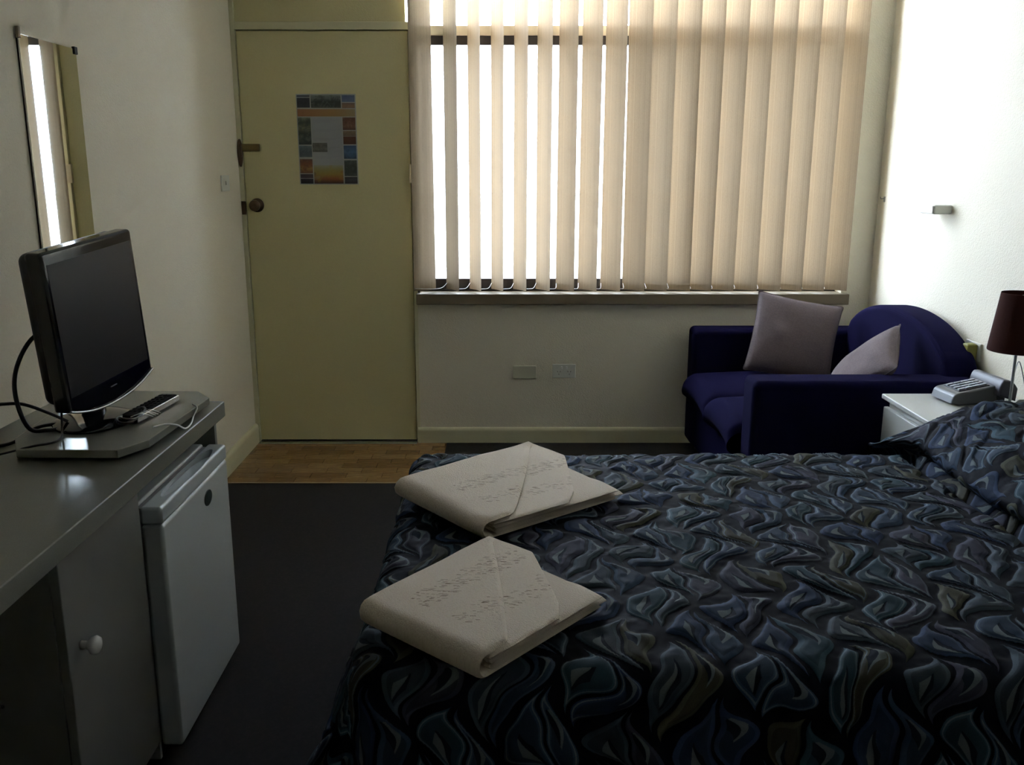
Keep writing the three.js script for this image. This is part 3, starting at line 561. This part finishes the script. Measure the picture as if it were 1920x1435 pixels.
function pillowGeo(s, th, sd) {                           // square scatter cushion, pinched corners, seam round the edge
  const face = (sgn) => gridGeo(36, 36, (u, v) => {
    const a = u * 2 - 1, b = v * 2 - 1, ed = (1 - a * a) * (1 - b * b), pull = 1 - 0.055 * (1 - (a * b) ** 2) * (Math.max(Math.abs(a), Math.abs(b)) ** 4);
    const wr = 0.010 * (vnoise(a * 3 + sd, b * 3 + sd) - 0.5) * ed;
    return [a * s / 2 * pull, b * s / 2 * pull, sgn * (th / 2 * Math.pow(ed, 0.42) + wr)];
  }, (u, v) => [u * s, v * s]);
  const f = face(1), b = face(-1), ib = b.index.array; for (let i = 0; i < ib.length; i += 3) { const x = ib[i]; ib[i] = ib[i + 1]; ib[i + 1] = x; } b.computeVertexNormals();
  return merge([f, b]);
}
function cushion(label, pos, up, normal, s, th, sd) {
  const t = thing('scatter_cushion', label, 'cushion', pos, 'cushions on the sofa');
  const z = new THREE.Vector3(...normal).normalize(), x = new THREE.Vector3(...up).cross(z).normalize(), y = z.clone().cross(x);
  t.quaternion.setFromRotationMatrix(new THREE.Matrix4().makeBasis(x, y, z));
  const c = part('cover', pillowGeo(s, th, sd), M.cushion, t);
  const rim = []; for (let k = 0; k < 64; k++) { const e = Math.floor(k / 16), f = (k % 16) / 8 - 1, [a, b] = [[f, -1], [1, f], [-f, 1], [-1, -f]][e], pull = 1 - 0.055 * (1 - (a * b) ** 2); rim.push([a * s / 2 * pull, b * s / 2 * pull, 0]); }
  part('seam', tube(rim, 0.0024, 160, 6, true), M.cushion, t);
  return t;
}
cushion('large mauve cushion leaning on the far arm of the sofa', [1.385, 0.612, -4.27], [0.24, 0.86, -0.42], [-0.10, 0.42, 0.90], 0.40, 0.13, 3);
cushion('small mauve cushion propped against the domed sofa back', [1.472, 0.595, -3.63], [0.178, 0.617, 0.301], [-0.75, 0.655, -0.089], 0.36, 0.13, 8);

// ------------------------------------------------------------------ bedside table, lamp, telephone
{
  const t = thing('bedside_table', 'white bedside table with a drawer between bed and sofa', 'bedside table');
  part('top', span(1.385, 1.842, 0.582, 0.60, -3.224, -2.80, 0.004), M.nightstand, t);
  part('carcass', span(1.412, 1.838, 0.05, 0.582, -3.212, -2.815, 0.002), M.nightstand, t);
  const d = part('drawer', span(1.394, 1.412, 0.33, 0.553, -3.218, -2.806, 0.003), M.nightstand, t);
  const d2 = part('drawer', span(1.394, 1.412, 0.06, 0.322, -3.218, -2.806, 0.003), M.nightstand, t);
  for (const [p, y] of [[d, 0.45], [d2, 0.2]]) { const k = part('knob', lathe([[0, 0], [0.008, 0], [0.007, 0.01], [0.014, 0.018], [0.012, 0.026], [0, 0.028]], 20).rotateZ(Math.PI / 2), M.ceramic, p); k.position.set(1.394, y, -3.01); }
  for (const [x, z] of [[1.43, -3.19], [1.43, -2.84], [1.81, -3.19], [1.81, -2.84]]) part('leg', lathe([[0, 0.002], [0.014, 0.002], [0.016, 0.05], [0, 0.05]], 14).translate(x, 0, z), M.nightstand, t);
}
{
  const t = thing('table_lamp', 'table lamp with a brown fabric shade on a thin steel stem', 'lamp', [1.732, 0.60, -3.005]);
  part('base', lathe([[0, 0], [0.058, 0], [0.060, 0.004], [0.055, 0.010], [0.02, 0.014], [0, 0.015]], 40), M.steel, t);
  part('stem', new THREE.CylinderGeometry(0.0048, 0.0048, 0.31, 16).translate(0, 0.165, 0), M.steel, t);
  const sh = part('shade', lathe([[0.0885, 0.205], [0.0895, 0.203], [0.0905, 0.205], [0.0905, 0.208], [0.068, 0.397], [0.067, 0.400], [0.0655, 0.397], [0.0885, 0.205]], 64), M.shade, t);
  part('shade_ring', merge([0, 1, 2].map((k) => tube([[0, 0.318, 0], [0.072 * Math.cos(k * 2.094), 0.345, 0.072 * Math.sin(k * 2.094)]], 0.0012, 4, 6))), M.steel, sh);
  part('bulb', lathe([[0, 0.32], [0.012, 0.322], [0.013, 0.335], [0.024, 0.36], [0.022, 0.38], [0.010, 0.391], [0, 0.393]], 24), M.ceramic, t);
  part('flex', tube([[0.0, 0.10, 0.0], [0.03, 0.16, -0.03], [0.065, 0.10, -0.05], [0.085, 0.02, -0.04], [0.1, 0.004, -0.02]], 0.0018, 30, 6), M.steel, t);
}
{
  const t = thing('telephone', 'grey desk telephone with a dark handset on the bedside table', 'telephone', [1.655, 0.60, -3.115]);
  t.rotation.y = 0.10;
  const s = new THREE.Shape(); s.moveTo(-0.105, 0.010); s.lineTo(-0.100, 0.028); s.quadraticCurveTo(-0.095, 0.036, -0.085, 0.038); s.lineTo(0.045, 0.062); s.lineTo(0.050, 0.010); s.lineTo(-0.085, 0.004); s.closePath();
  part('base', meterUV(new THREE.ExtrudeGeometry(s, { depth: 0.118, bevelThickness: 0.007, bevelSize: 0.005, bevelSegments: 3 }).translate(0, 0.002, -0.059)), M.phoneGrey, t);
  part('foot', span(-0.07, 0.085, 0.0, 0.008, -0.05, 0.05, 0.002), M.phoneDark, t);
  const incl = Math.atan2(0.024, 0.13);
  const panel = part('key_panel', new RoundedBoxGeometry(0.112, 0.004, 0.096, 2, 0.001), M.phoneDark, t); panel.position.set(-0.022, 0.0575, 0); panel.rotation.z = incl;
  for (let r = 0; r < 4; r++) for (let c = 0; c < 4; c++) { const k = part('key', new RoundedBoxGeometry(0.024, 0.006, 0.012, 2, 0.002), M.keyGrey, panel); k.position.set(-0.040 + c * 0.0265, 0.0035, -0.035 + r * 0.0235); }
  part('cradle', span(0.048, 0.088, 0.006, 0.052, -0.062, 0.062, 0.006), M.phoneDark, t);
  const hs = new THREE.Shape(); hs.moveTo(0.046, 0.040); hs.lineTo(0.100, 0.022); hs.lineTo(0.102, 0.058); hs.quadraticCurveTo(0.085, 0.088, 0.058, 0.085); hs.quadraticCurveTo(0.048, 0.078, 0.046, 0.040); hs.closePath();
  part('handset', meterUV(new THREE.ExtrudeGeometry(hs, { depth: 0.165, bevelThickness: 0.008, bevelSize: 0.006, bevelSegments: 4 }).translate(0, 0.004, -0.078)), M.handset, t);
}

scene.traverse((o) => { if (o.isMesh) { o.castShadow = true; o.receiveShadow = true; } });
renderer.render(scene, camera);
